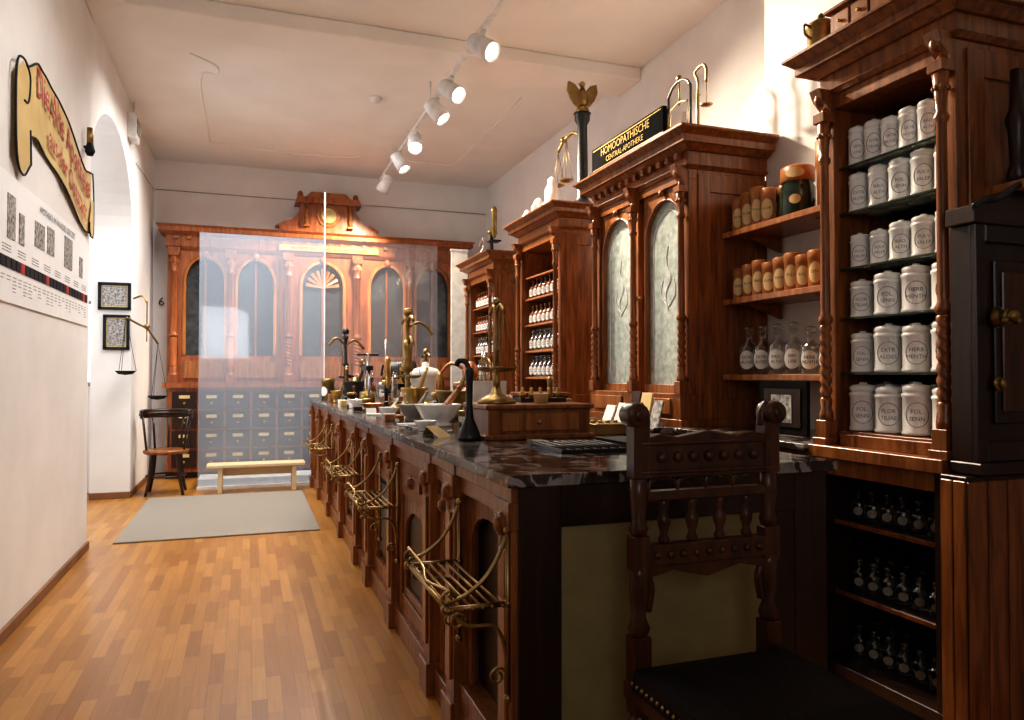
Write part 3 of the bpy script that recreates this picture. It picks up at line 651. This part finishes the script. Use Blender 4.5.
def rack(Yn,ln=.55):
    m=MB('brass_bag_rack'); X0=.695; X1=.52; z=.655; B=M_rackb
    for k in range(6):
        x=X1+.01+(X0-.03-X1)*k/5; m.tube([(x,Yn,z),(x,Yn+ln,z)],.0045,B,6,smooth=False)
    m.tube([(X1,Yn,z),(X1,Yn+ln,z)],.008,B,8,smooth=False)
    for y in (Yn+.02,Yn+ln-.02):
        m.tube([(X0,y,z),(X1,y,z)],.008,B,8,smooth=False)
        m.ball((X1-.006,y,z),.014,B)
        m.tube([(X0,y,.38),(X0,y,.87)],.007,B,8,smooth=False)
        for zz in (.39,.655,.86): m.ball((X0,y,zz),.013,B)
        m.tube([(X1,y,z+.02),(X1+.05,y,z+.035),(X1+.11,y,z+.08),(X1+.15,y,z+.14),(X0-.005,y,z+.19)],.006,B,7)
        sp=[(X1-.0+.022*math.cos(a)*(1-a/12),y,z+.03+.022*math.sin(a)*(1-a/12)) for a in [i*.6 for i in range(14)]]
        m.tube(sp,.0045,B,6,n=2)
        m.tube([(X1+.01,y,z-.01),(X1+.06,y,z-.05),(X0-.04,y,z-.06),(X0-.01,y,z-.12),(X0-.005,y,z-.2)],.006,B,7)
        sp=[(X1+.03+.024*math.cos(a)*(1-a/12),y,z-.035+.024*math.sin(a)*(1-a/12)) for a in [i*.6 for i in range(14)]]
        m.tube(sp,.0045,B,6,n=2)
        sp=[(X0-.03+.026*math.cos(a)*(1-a/12),y,z-.2+.026*math.sin(a)*(1-a/12)) for a in [i*.6 for i in range(14)]]
        m.tube(sp,.0045,B,6,n=2)
    m.tube([(X1,Yn,z+.055),(X1+.02,Yn+ln*.25,z+.025),(X1,Yn+ln*.5,z+.015),(X1+.02,Yn+ln*.75,z+.025),(X1,Yn+ln,z+.055)],.005,B,6)
    m.done()
for y in (1.965,3.6,4.8,6.6): rack(y)

# ------------------------------------------------------------ objects on counter
ZC=1.021
m=MB('wooden_balance_box'); m.box(.97,1.45,3.02,3.36,ZC,ZC+.13,M_wood); m.box(.95,1.47,3.0,3.38,ZC,ZC+.02,M_wood); m.box(.955,1.465,3.005,3.375,ZC+.13,ZC+.15,M_wood)
m.ball((1.2,3.005,ZC+.075),.012,M_brass); m.box(1.03,1.39,3.008,3.02,ZC+.035,ZC+.115,M_wood2); m.done(.004)
m=balance('brass_column_balance',1.06,3.18,ZC+.15,.46,.1,M_obrass,dirn='y',k=.8); m.done()
m=MB('orange_cup'); m.lathe([(.03,0),(.035,.04),(.04,.045),(.035,.045),(.02,.01)],(1.26,3.14,ZC+.15),M_ylabel,16); m.done()
m=MB('weight_set')
m.box(1.2,1.43,3.24,3.33,ZC+.15,ZC+.17,M_wdark)
for k in range(5): m.lathe([(.016-.002*k,0),(.016-.002*k,.03),(.006,.033),(.009,.045),(.003,.05)],(1.225+.045*k,3.285,ZC+.17),M_brass,10)
m.done()
m=MB('bell_pestle'); m.lathe([(.05,0),(.052,.01),(.045,.03),(.02,.09),(.014,.15),(.016,.25),(.02,.29),(.016,.31)],(.9,3.07,ZC),M_black,18); m.tube([(.9,3.07,ZC+.3),(.885,3.08,ZC+.335),(.86,3.09,ZC+.34),(.85,3.1,ZC+.32)],.012,M_black); m.done()
def mortar(name,x,y,z,r,h,mat,pestle=True,pm=None):
    m=MB(name); m.lathe([(r*.6,0),(r*.62,.1*h),(r*.5,.2*h),(r*.75,.4*h),(r*.95,.75*h),(r*1.05,.95*h),(r*1.08,h),(r*.95,h),(r*.8,.7*h),(r*.4,.4*h),(.001,.38*h)],(x,y,z),mat,24)
    if pestle: m.tube([(x,y,z+.45*h),(x+r*.6,y+r*.3,z+1.1*h),(x+r*1.1,y+r*.5,z+1.7*h)],lambda t:r*(.22-.12*t),pm or mat,8); m.ball((x+r*1.1,y+r*.5,z+1.7*h),r*.14,pm or mat)
    m.done()
mortar('porcelain_mortar',.98,3.95,ZC,.12,.12,M_porc,True,M_wood2)
mortar('stone_mortar',.95,4.45,ZC,.085,.1,M_stone,True)
mortar('brass_mortar',1.1,5.12,ZC,.09,.19,M_brass,True)
mortar('small_porcelain_mortar',.86,4.8,ZC,.06,.07,M_porc,True)
mortar('iron_mortar',.95,7.15,ZC,.10,.22,M_black,True)
mortar('white_bowl',.86,6.1,ZC,.08,.08,M_porc,False)
mortar('bronze_mortar',1.22,4.55,ZC,.10,.18,M_obrass,True)
mortar('white_dish',.84,3.65,ZC,.055,.05,M_porc,False)
mortar('copper_bowl',.87,5.5,ZC,.08,.07,M_copper,False)
mortar('marble_mortar',1.3,4.1,ZC,.09,.1,M_paper,True,M_wood2)
mortar('small_brass_mortar',.84,7.6,ZC,.06,.12,M_brass,True)
mortar('tiny_brass_mortar',1.28,3.75,ZC,.05,.09,M_brass,True)
m=MB('folded_label_card'); m.add([(.80,3.22,ZC),(.88,3.28,ZC),(.81,3.3,ZC+.05),(.75,3.25,ZC+.05)],[(0,1,2,3)],M_ylabel); m.add([(.76,3.36,ZC),(.82,3.4,ZC),(.81,3.3,ZC+.05),(.75,3.25,ZC+.05)],[(0,1,2,3)],M_ylabel); m.done(recalc=False)
m=balance('tall_brass_balance',1.2,5.85,ZC,.78,.22,M_obrass,k=1.5)
m.lathe([(.03,.3),(.05,.32),(.05,.36),(.03,.4),(.045,.5),(.025,.56)],(1.2,5.85,ZC),M_obrass,14); m.tube([(1.2,5.85,ZC+.5),(1.2,5.75,ZC+.58),(1.2,5.65,ZC+.52)],.012,M_obrass)
m.tube([(1.2,5.85,ZC+.66),(1.3,5.85,ZC+.70),(1.38,5.85,ZC+.64),(1.4,5.85,ZC+.6)],.012,M_obrass)
m.done()
m=balance('iron_column_balance',1.0,8.2,ZC,.75,.16,M_black,k=1.6)
m.tube([(1.0,8.2,ZC+.6),(.9,8.2,ZC+.68),(.82,8.2,ZC+.6)],.014,M_obrass); m.tube([(1.0,8.2,ZC+.6),(1.1,8.2,ZC+.66),(1.2,8.2,ZC+.56)],.014,M_obrass); m.done()
m=balance('counter_balance',1.58,6.85,ZC,.5,.16,M_obrass,k=1.2); m.done()
m=balance('small_counter_balance',1.12,7.75,ZC,.42,.13,M_obrass,k=1.2); m.done()
m=balance('hand_pan_balance',1.5,4.75,ZC,.4,.12,M_brass,k=.9); m.done()
m=MB('white_boiling_pot'); m.lathe([(.12,0),(.13,.02),(.13,.2),(.14,.21),(.14,.23),(.1,.27),(.03,.29),(.03,.32),(.01,.33)],(1.45,6.3,ZC+.062),M_paper,24)
for a in (0,2.1,4.2): m.tube([(1.45+.11*math.cos(a),6.3+.11*math.sin(a),ZC+.07),(1.45+.13*math.cos(a),6.3+.13*math.sin(a),ZC+.012)],.012,M_black,smooth=False)
m.tube([(1.32,6.3,ZC+.2),(1.26,6.3,ZC+.22),(1.26,6.3,ZC+.28),(1.32,6.3,ZC+.28)],.01,M_black); m.done()
m=MB('pill_rolling_machine'); m.box(1.32,1.66,7.35,7.75,ZC,ZC+.06,M_wood2); m.box(1.36,1.40,7.4,7.7,ZC+.06,ZC+.25,M_black); m.box(1.56,1.60,7.4,7.7,ZC+.06,ZC+.25,M_black)
m.cyl((1.34,7.55,ZC+.28),.15,.28,M_black,'x',20); m.tube([(1.34,7.55,ZC+.28),(1.28,7.55,ZC+.28),(1.28,7.45,ZC+.38)],.012,M_black,smooth=False); m.done(.003)
m=MB('drug_press'); x,y=1.0,6.62; m.box(x-.1,x+.1,y-.12,y+.12,ZC,ZC+.03,M_black)
for s_ in (-1,1): m.cyl((x,y+s_*.09,ZC+.03),.012,.3,M_steel)
m.box(x-.03,x+.03,y-.12,y+.12,ZC+.32,ZC+.36,M_black); m.cyl((x,y,ZC+.15),.015,.32,M_steel); m.tube([(x-.1,y-.05,ZC+.46),(x+.1,y+.05,ZC+.46)],.01,M_black,smooth=False); m.cyl((x,y,ZC+.03),.07,.1,M_obrass); m.done()
microscope('laboratory_microscope',1.12,6.3,ZC,.8,M_brass)
microscope('small_microscope',1.22,4.88,ZC,.55,M_brass)
microscope('student_microscope',.98,7.95,ZC,.7,M_obrass)
microscope('folding_microscope',1.5,3.62,ZC,.5,M_obrass)
m=MB('copper_still'); x,y=1.52,5.15
m.lathe([(.09,0),(.10,.02),(.11,.12),(.07,.17),(.03,.2),(.03,.24),(.06,.27),(.065,.32),(.03,.37),(.005,.38)],(x,y,ZC),M_copper,20)
m.tube([(x-.04,y,ZC+.32),(x-.14,y+.04,ZC+.36),(x-.22,y+.08,ZC+.26),(x-.24,y+.09,ZC+.12)],.012,M_copper); m.done()
m=MB('petroleum_lamp'); x,y=1.38,4.38
m.lathe([(.06,0),(.06,.015),(.02,.04),(.016,.1),(.05,.13),(.06,.17),(.04,.2),(.02,.21)],(x,y,ZC),M_brass,16); m.lathe([(.022,.21),(.035,.26),(.02,.32),(.018,.42)],(x,y,ZC),M_glass,14); m.done()
m=MB('wooden_instrument_case'); m.box(1.45,1.72,3.86,4.06,ZC,ZC+.16,M_wdark); m.box(1.44,1.73,3.85,4.07,ZC+.16,ZC+.18,M_wood); m.box(1.5,1.67,3.845,3.86,ZC+.04,ZC+.13,M_wood2); m.done(.003)
m=MB('capsule_filling_device'); x,y=1.3,6.65; m.box(x-.1,x+.1,y-.07,y+.07,ZC,ZC+.04,M_wood)
for s_ in (-1,1): m.cyl((x+s_*.07,y,ZC+.04),.01,.22,M_brass)
m.box(x-.09,x+.09,y-.04,y+.04,ZC+.2,ZC+.24,M_brass); m.tube([(x,y,ZC+.24),(x,y,ZC+.34),(x+.1,y,ZC+.4)],.009,M_brass,smooth=False); m.ball((x+.1,y,ZC+.4),.02,M_wood2); m.done()
m=MB('retort_stand'); x,y=1.25,7.08; m.box(x-.07,x+.07,y-.08,y+.08,ZC,ZC+.015,M_black); m.cyl((x,y+.05,ZC),.009,.62,M_steel,'z',8); m.tube([(x,y+.05,ZC+.42),(x,y-.05,ZC+.42)],.006,M_steel,smooth=False)
m.lathe([(.005,.2),(.05,.22),(.055,.27),(.03,.32),(.014,.36),(.014,.46)],(x,y-.05,ZC),M_amber,16); m.done()
m=MB('drum_sieves'); 
for k,(r,h) in enumerate(((.11,.05),(.11,.05),(.095,.05))): m.lathe([(r,0),(r,h),(r-.008,h),(r-.008,.01)],(1.6,4.38,ZC+k*.052),M_birch,24)
m.done()
m=MB('measuring_tins')
for (x,y,r,h,mt) in ((1.66,3.58,.045,.11,M_orange),(1.40,3.58,.035,.09,M_orange),(1.64,3.75,.045,.15,M_obrass),(1.33,5.38,.045,.15,M_ylabel),(1.64,5.85,.06,.22,M_orange),(.84,6.45,.04,.13,M_obrass),(1.4,8.05,.06,.2,M_whitem),(1.55,8.35,.06,.25,M_orange),(.85,8.55,.07,.24,M_obrass),(1.2,8.65,.06,.2,M_obrass),(.86,5.72,.035,.1,M_brass),(1.15,4.02,.035,.08,M_obrass),(.82,4.22,.025,.05,M_orange),(1.08,3.62,.03,.06,M_brass)):
    m.lathe([(r,0),(r,.8*h),(r*1.05,.8*h),(r*1.05,.95*h),(r*.9,h)],(x,y,ZC),mt,18); m.ovallabel((x,y,ZC),r*1.02,A,.4*h,r*.7,.22*h,M_paper)
m.done()
m=MB('spirit_lamp'); x,y=1.0,5.32; m.lathe([(.04,0),(.05,.02),(.045,.05),(.015,.07),(.015,.09)],(x,y,ZC),M_brass,16); m.lathe([(.02,.09),(.03,.13),(.022,.2),(.018,.3)],(x,y,ZC),M_glass,14); m.done()
m=MB('drug_mill'); x,y=1.0,7.42; m.box(x-.06,x+.06,y-.06,y+.06,ZC,ZC+.14,M_wood2); m.lathe([(.05,.14),(.06,.2),(.02,.26)],(x,y,ZC),M_obrass,14); m.tube([(x,y,ZC+.26),(x-.08,y,ZC+.28),(x-.08,y,ZC+.32)],.008,M_black,smooth=False); m.ball((x-.08,y,ZC+.33),.018,M_wood2); m.done()
m=MB('spatulas_and_spoons')
for (x,y,a) in ((.9,4.15,.5),(.82,4.3,1.2),(1.15,3.75,.2),(.9,5.0,2.2),(1.1,4.25,2.6),(.88,3.45,1.0),(.80,3.85,1.5)):
    dx,dy=math.cos(a),math.sin(a); m.tube([(x-dx*.09,y-dy*.09,ZC+.005),(x+dx*.05,y+dy*.05,ZC+.006)],.004,M_wdark,6,smooth=False); m.hexa([(x+dx*.05-dy*.01,y+dy*.05+dx*.01,ZC+.002),(x+dx*.05+dy*.01,y+dy*.05-dx*.01,ZC+.002),(x+dx*.14+dy*.008,y+dy*.14-dx*.008,ZC+.002),(x+dx*.14-dy*.008,y+dy*.14+dx*.008,ZC+.002),(x+dx*.05-dy*.01,y+dy*.05+dx*.01,ZC+.006),(x+dx*.05+dy*.01,y+dy*.05-dx*.01,ZC+.006),(x+dx*.14+dy*.008,y+dy*.14-dx*.008,ZC+.006),(x+dx*.14-dy*.008,y+dy*.14+dx*.008,ZC+.006)],M_steel)
m.done()
m=MB('pill_tiles_and_cards')
for (x,y,w,d,h,mt) in ((.84,4.05,.12,.1,.012,M_porc),(1.05,4.75,.1,.12,.015,M_ylabel),(.83,5.2,.1,.08,.01,M_paper),(.83,5.9,.1,.08,.03,M_wdark),(.84,6.85,.1,.12,.05,M_ylabel),(.84,7.9,.1,.14,.08,M_wood2),(.82,4.5,.08,.06,.04,M_wood2)):
    m.box(x-w/2,x+w/2,y-d/2,y+d/2,ZC,ZC+h,mt)
for (x,y) in ((.8,4.62),(.8,5.35),(.8,6.3),(.82,7.3)):
    m.hexa([(x,y,ZC),(x+.07,y-.02,ZC),(x+.07,y-.015,ZC),(x,y+.005,ZC),(x,y+.02,ZC+.04),(x+.07,y,ZC+.04),(x+.07,y+.005,ZC+.04),(x,y+.025,ZC+.04)],M_paper)
m.done(.002)
m=MB('suppository_mould'); m.box(1.52,1.7,3.1,3.3,ZC,ZC+.05,M_obrass)
for k in range(4): m.cyl((1.55+.04*k,3.2,ZC+.05),.012,.012,M_brass)
m.done(.002)
m=MB('iron_trays'); m.box(1.05,1.35,2.42,2.72,ZC,ZC+.012,M_black); m.box(1.37,1.66,2.45,2.8,ZC,ZC+.02,M_ink)
for k in range(8): m.tube([(1.07+.035*k,2.43,ZC+.014),(1.07+.035*k,2.71,ZC+.014)],.005,M_black,5,smooth=False)
m.box(1.1,1.16,2.8,2.9,ZC,ZC+.01,M_stone)
m.done()
m=MB('counter_glass_bottles')
for (x,y,r,h) in ((1.35,4.7,.035,.2),(1.6,5.5,.04,.26),(1.35,8.5,.05,.3),(1.6,8.0,.035,.2),(1.15,5.4,.035,.2),(1.44,6.62,.03,.24),(1.0,4.95,.03,.16),(1.38,3.95,.03,.17)): bottle(m,x,y,ZC,r,h,M_glass,A)
for (x,y,r,h) in ((1.42,5.6,.045,.24),(.92,6.9,.03,.18),(1.25,8.0,.045,.26),(1.15,4.35,.03,.15),(1.1,3.82,.022,.12)): bottle(m,x,y,ZC,r,h,M_amber,A)
m.done()
m=MB('counter_notice_sheet'); m.hexa([(1.04,3.5,ZC),(1.2,3.46,ZC),(1.2,3.47,ZC),(1.04,3.51,ZC),(1.06,3.54,ZC+.25),(1.22,3.50,ZC+.25),(1.22,3.51,ZC+.25),(1.06,3.55,ZC+.25)],M_paper); m.box(1.08,1.17,3.5,3.55,ZC,ZC+.01,M_paper); m.done()

# ------------------------------------------------------------ foreground chair
m=MB('carved_dining_chair'); w=M_wchair
xl,xr,yb=.965,1.375,1.72
for x in (xl,xr):
    m.box(x-.025,x+.025,yb-.025,yb+.025,.42,.62,w)
    m.lathe([(.02,0),(.024,.05),(.018,.1),(.028,.2),(.02,.24),(.026,.3),(.026,.42)],(x,yb,0),w,12)
    m.lathe([(.022,.62),(.03,.64),(.018,.67),(.024,.72),(.026,.78),(.022,.8)],(x,yb,0),w,14)
    m.box(x-.025,x+.025,yb-.02,yb+.02,.79,.88,w)
    m.lathe([(.02,.88),(.026,.9),(.018,.92),(.024,.98),(.022,1.03)],(x,yb,0),w,14)
    m.box(x-.024,x+.024,yb-.022,yb+.022,1.03,1.17,w)
    s_=-1 if x==xl else 1
    m.lathe([(.03,-.03),(.033,-.02),(.033,.02),(.03,.03)],(x+s_*.012,yb,1.195),w,16,'y'); m.lathe([(.012,-.038),(.016,-.03),(.016,.03),(.012,.038)],(x+s_*.012,yb,1.195),w,12,'y')
    m.tube([(x-s_*.02,yb,1.16),(x-s_*.02,yb,1.19),(x+s_*.0,yb,1.222)],.014,w)
    m.tube([(x-s_*.02,yb,.78),(x-s_*.035,yb,.74),(x-s_*.025,yb,.68)],.012,w)
    m.lathe([(.018,0),(.026,.04),(.018,.08),(.03,.2),(.018,.26),(.026,.3),(.026,.42)],(x+s_*.01,1.27,0),w,12); m.box(x+s_*.01-.027,x+s_*.01+.027,1.243,1.297,.42,.455,w)
    m.tube([(x,yb,.2),(x+s_*.01,1.27,.2)],.014,w,smooth=False)
m.tube([(xl,1.5,.2),(xr,1.5,.2)],.014,w,smooth=False)
m.prism([(xl,1.03),(xr,1.03),(xr,1.13),(xr-.06,1.145),(xl+.3,1.135),(xl+.205,1.15),(xl+.11,1.135),(xl+.06,1.145),(xl,1.13)],yb-.016,yb+.016,w)
m.tube([(xl,yb-.018,1.045),(xr,yb-.018,1.045)],.006,w,smooth=False); m.tube([(xl,yb-.018,1.12),(xr,yb-.018,1.12)],.006,w,smooth=False)
for k in range(7): m.ball((xl+.06+k*.048,yb-.018,1.083),.015,w,1,8)
m.box(xl+.02,xr-.02,yb-.016,yb+.016,.97,.995,w)
for k in range(4):
    xa=xl+.03+k*.0875; m.archline(xa,xa+.0875,.995,1.0,1.03,yb,.006,w,8)
m.box(xl+.02,xr-.02,yb-.018,yb+.018,.8,.855,w)
for k in range(9): m.ball((xl+.045+k*.04,yb-.018,.828),.011,w,1,8)
for k in range(4):
    x=xl+.075+k*.087
    m.lathe([(.012,.855),(.016,.865),(.009,.88),(.017,.905),(.017,.92),(.009,.94),(.014,.955),(.014,.97)],(x,yb,0),w,10)
m.prism([(xl,.8),(xl,.74),(xl+.03,.77),(xl+.1,.785),(xl+.205,.76),(xl+.31,.785),(xl+.38,.77),(xr,.74),(xr,.8)],yb-.012,yb+.012,w)
m.box(xl-.03,xr+.03,1.24,1.75,.455,.5,w)
m.hexa([(xl-.035,1.235,.49),(xr+.035,1.235,.49),(xr+.035,1.70,.49),(xl-.035,1.70,.49),(xl-.03,1.24,.545),(xr+.03,1.24,.545),(xr+.03,1.695,.545),(xl-.03,1.695,.545)],M_leather)
m.hexa([(xl-.03,1.24,.545),(xr+.03,1.24,.545),(xr+.03,1.695,.545),(xl-.03,1.695,.545),(xl+.03,1.3,.57),(xr-.03,1.3,.57),(xr-.03,1.64,.57),(xl+.03,1.64,.57)],M_leather)
for k in range(19):
    y=1.25+k*.0245
    for x in (xl-.036,xr+.036): m.ball((x,y,.512),.006,M_rackb,1,6)
for k in range(19): m.ball((xl-.03+k*.026,1.233,.512),.006,M_rackb,1,6)
m.done(.003)

# ------------------------------------------------------------ track lights
m=MB('track_light_rail'); TX=1.63; TZ=3.86
m.box(TX-.018,TX+.018,3.9,9.8,TZ,TZ+.03,M_whitem)
for y in (4.6,6.9,9.0): m.cyl((TX,y,TZ+.03),.006,4.12-TZ-.03,M_whitem,'z',8)
m.done()
aims=[(4.12,(2.55,2.6,2.0),175,52),(5.2,(2.75,3.7,2.5),260,75),(6.1,(2.6,4.6,2.5),230,85),(6.63,(2.6,6.0,2.4),210,85),(7.6,(1.25,5.4,1.0),220,70),(8.37,(2.4,7.8,2.2),160,80),(9.38,(.9,10.3,2.1),280,95)]
for i,(y,aim,en,ss) in enumerate(aims):
    m=MB('track_spotlight'); P=Vector((TX,y,TZ-.13)); d=(Vector(aim)-P).normalized()
    q=d.to_track_quat('Z','Y').to_matrix().to_4x4()
    m.cyl((TX,y,TZ-.04),.02,.04,M_whitem); m.tube([(TX,y,TZ-.03),P],.012,M_whitem,smooth=False)
    m.M=Matrix.Translation(P)@q
    m.lathe([(.04,-.13),(.068,-.115),(.075,.0),(.082,.10),(.072,.10),(.06,.03),(.002,.02)],(0,0,0),M_whitem,20)
    m.lathe([(.002,.05),(.06,.05)],(0,0,0),M_lens,20)
    ob=m.done()
    ld=bpy.data.lights.new('spot_lamp','SPOT'); ld.energy=en; ld.spot_size=math.radians(ss); ld.spot_blend=.7; ld.color=(1,.84,.65); ld.shadow_soft_size=.05
    lo=bpy.data.objects.new('spot_lamp',ld); sc.collection.objects.link(lo)
    lo.matrix_world=Matrix.Translation(P+d*.13)@d.to_track_quat('-Z','Y').to_matrix().to_4x4()
    lo.parent=ob; lo.matrix_parent_inverse=ob.matrix_basis.inverted()

# ------------------------------------------------------------ lights
def area(name,loc,aim,sx,sy,e,c,spread=180):
    ld=bpy.data.lights.new(name,'AREA'); ld.shape='RECTANGLE'; ld.size=sx; ld.size_y=sy; ld.energy=e; ld.color=c; ld.spread=math.radians(spread)
    o=bpy.data.objects.new(name,ld); sc.collection.objects.link(o); o.location=loc
    o.rotation_euler=(Vector(aim)-Vector(loc)).to_track_quat('-Z','Y').to_euler(); return o
area('ceiling_fill',(0.2,8.0,4.05),(0.2,8.0,0),2.0,2.4,95,(1,.97,.93),140)  # added fill lamp under the ceiling, brightens the rear of the room
area('ceiling_fill',(.3,4.3,4.05),(-.8,5.0,1.0),1.0,1.8,34,(1,.96,.92),120)  # added fill lamp turned to the left wall, away from the chair
area('passage_daylight',(-2.9,7.2,2.2),(0,7.2,1.2),1.8,2.2,42,(.86,.93,1))
area('front_ceiling_fill',(-.6,-2.3,2.4),(.2,6,4.6),1.2,1.4,11,(.98,.97,1),120)  # added area lamp behind the camera, aimed up to brighten the ceiling
wd=bpy.data.worlds.new('world'); sc.world=wd; wd.use_nodes=True
wd.node_tree.nodes['Background'].inputs[0].default_value=(.8,.85,1,1); wd.node_tree.nodes['Background'].inputs[1].default_value=.3

# ------------------------------------------------------------ camera
cd=bpy.data.cameras.new('camera'); cd.sensor_width=36; cd.lens=36*740/1024; cd.clip_start=.05
co=bpy.data.objects.new('camera',cd); sc.collection.objects.link(co); sc.camera=co
co.location=(0,0,1.3)
th=math.radians(19.63); pt=math.radians(1.16)
dirv=Vector((math.sin(th)*math.cos(pt),math.cos(th)*math.cos(pt),math.sin(pt)))
co.rotation_euler=dirv.to_track_quat('-Z','Y').to_euler()
sc.view_settings.view_transform='Standard'
try: sc.view_settings.look='Medium High Contrast'
except Exception as ex_: print('look',ex_)
sc.view_settings.exposure=0.46
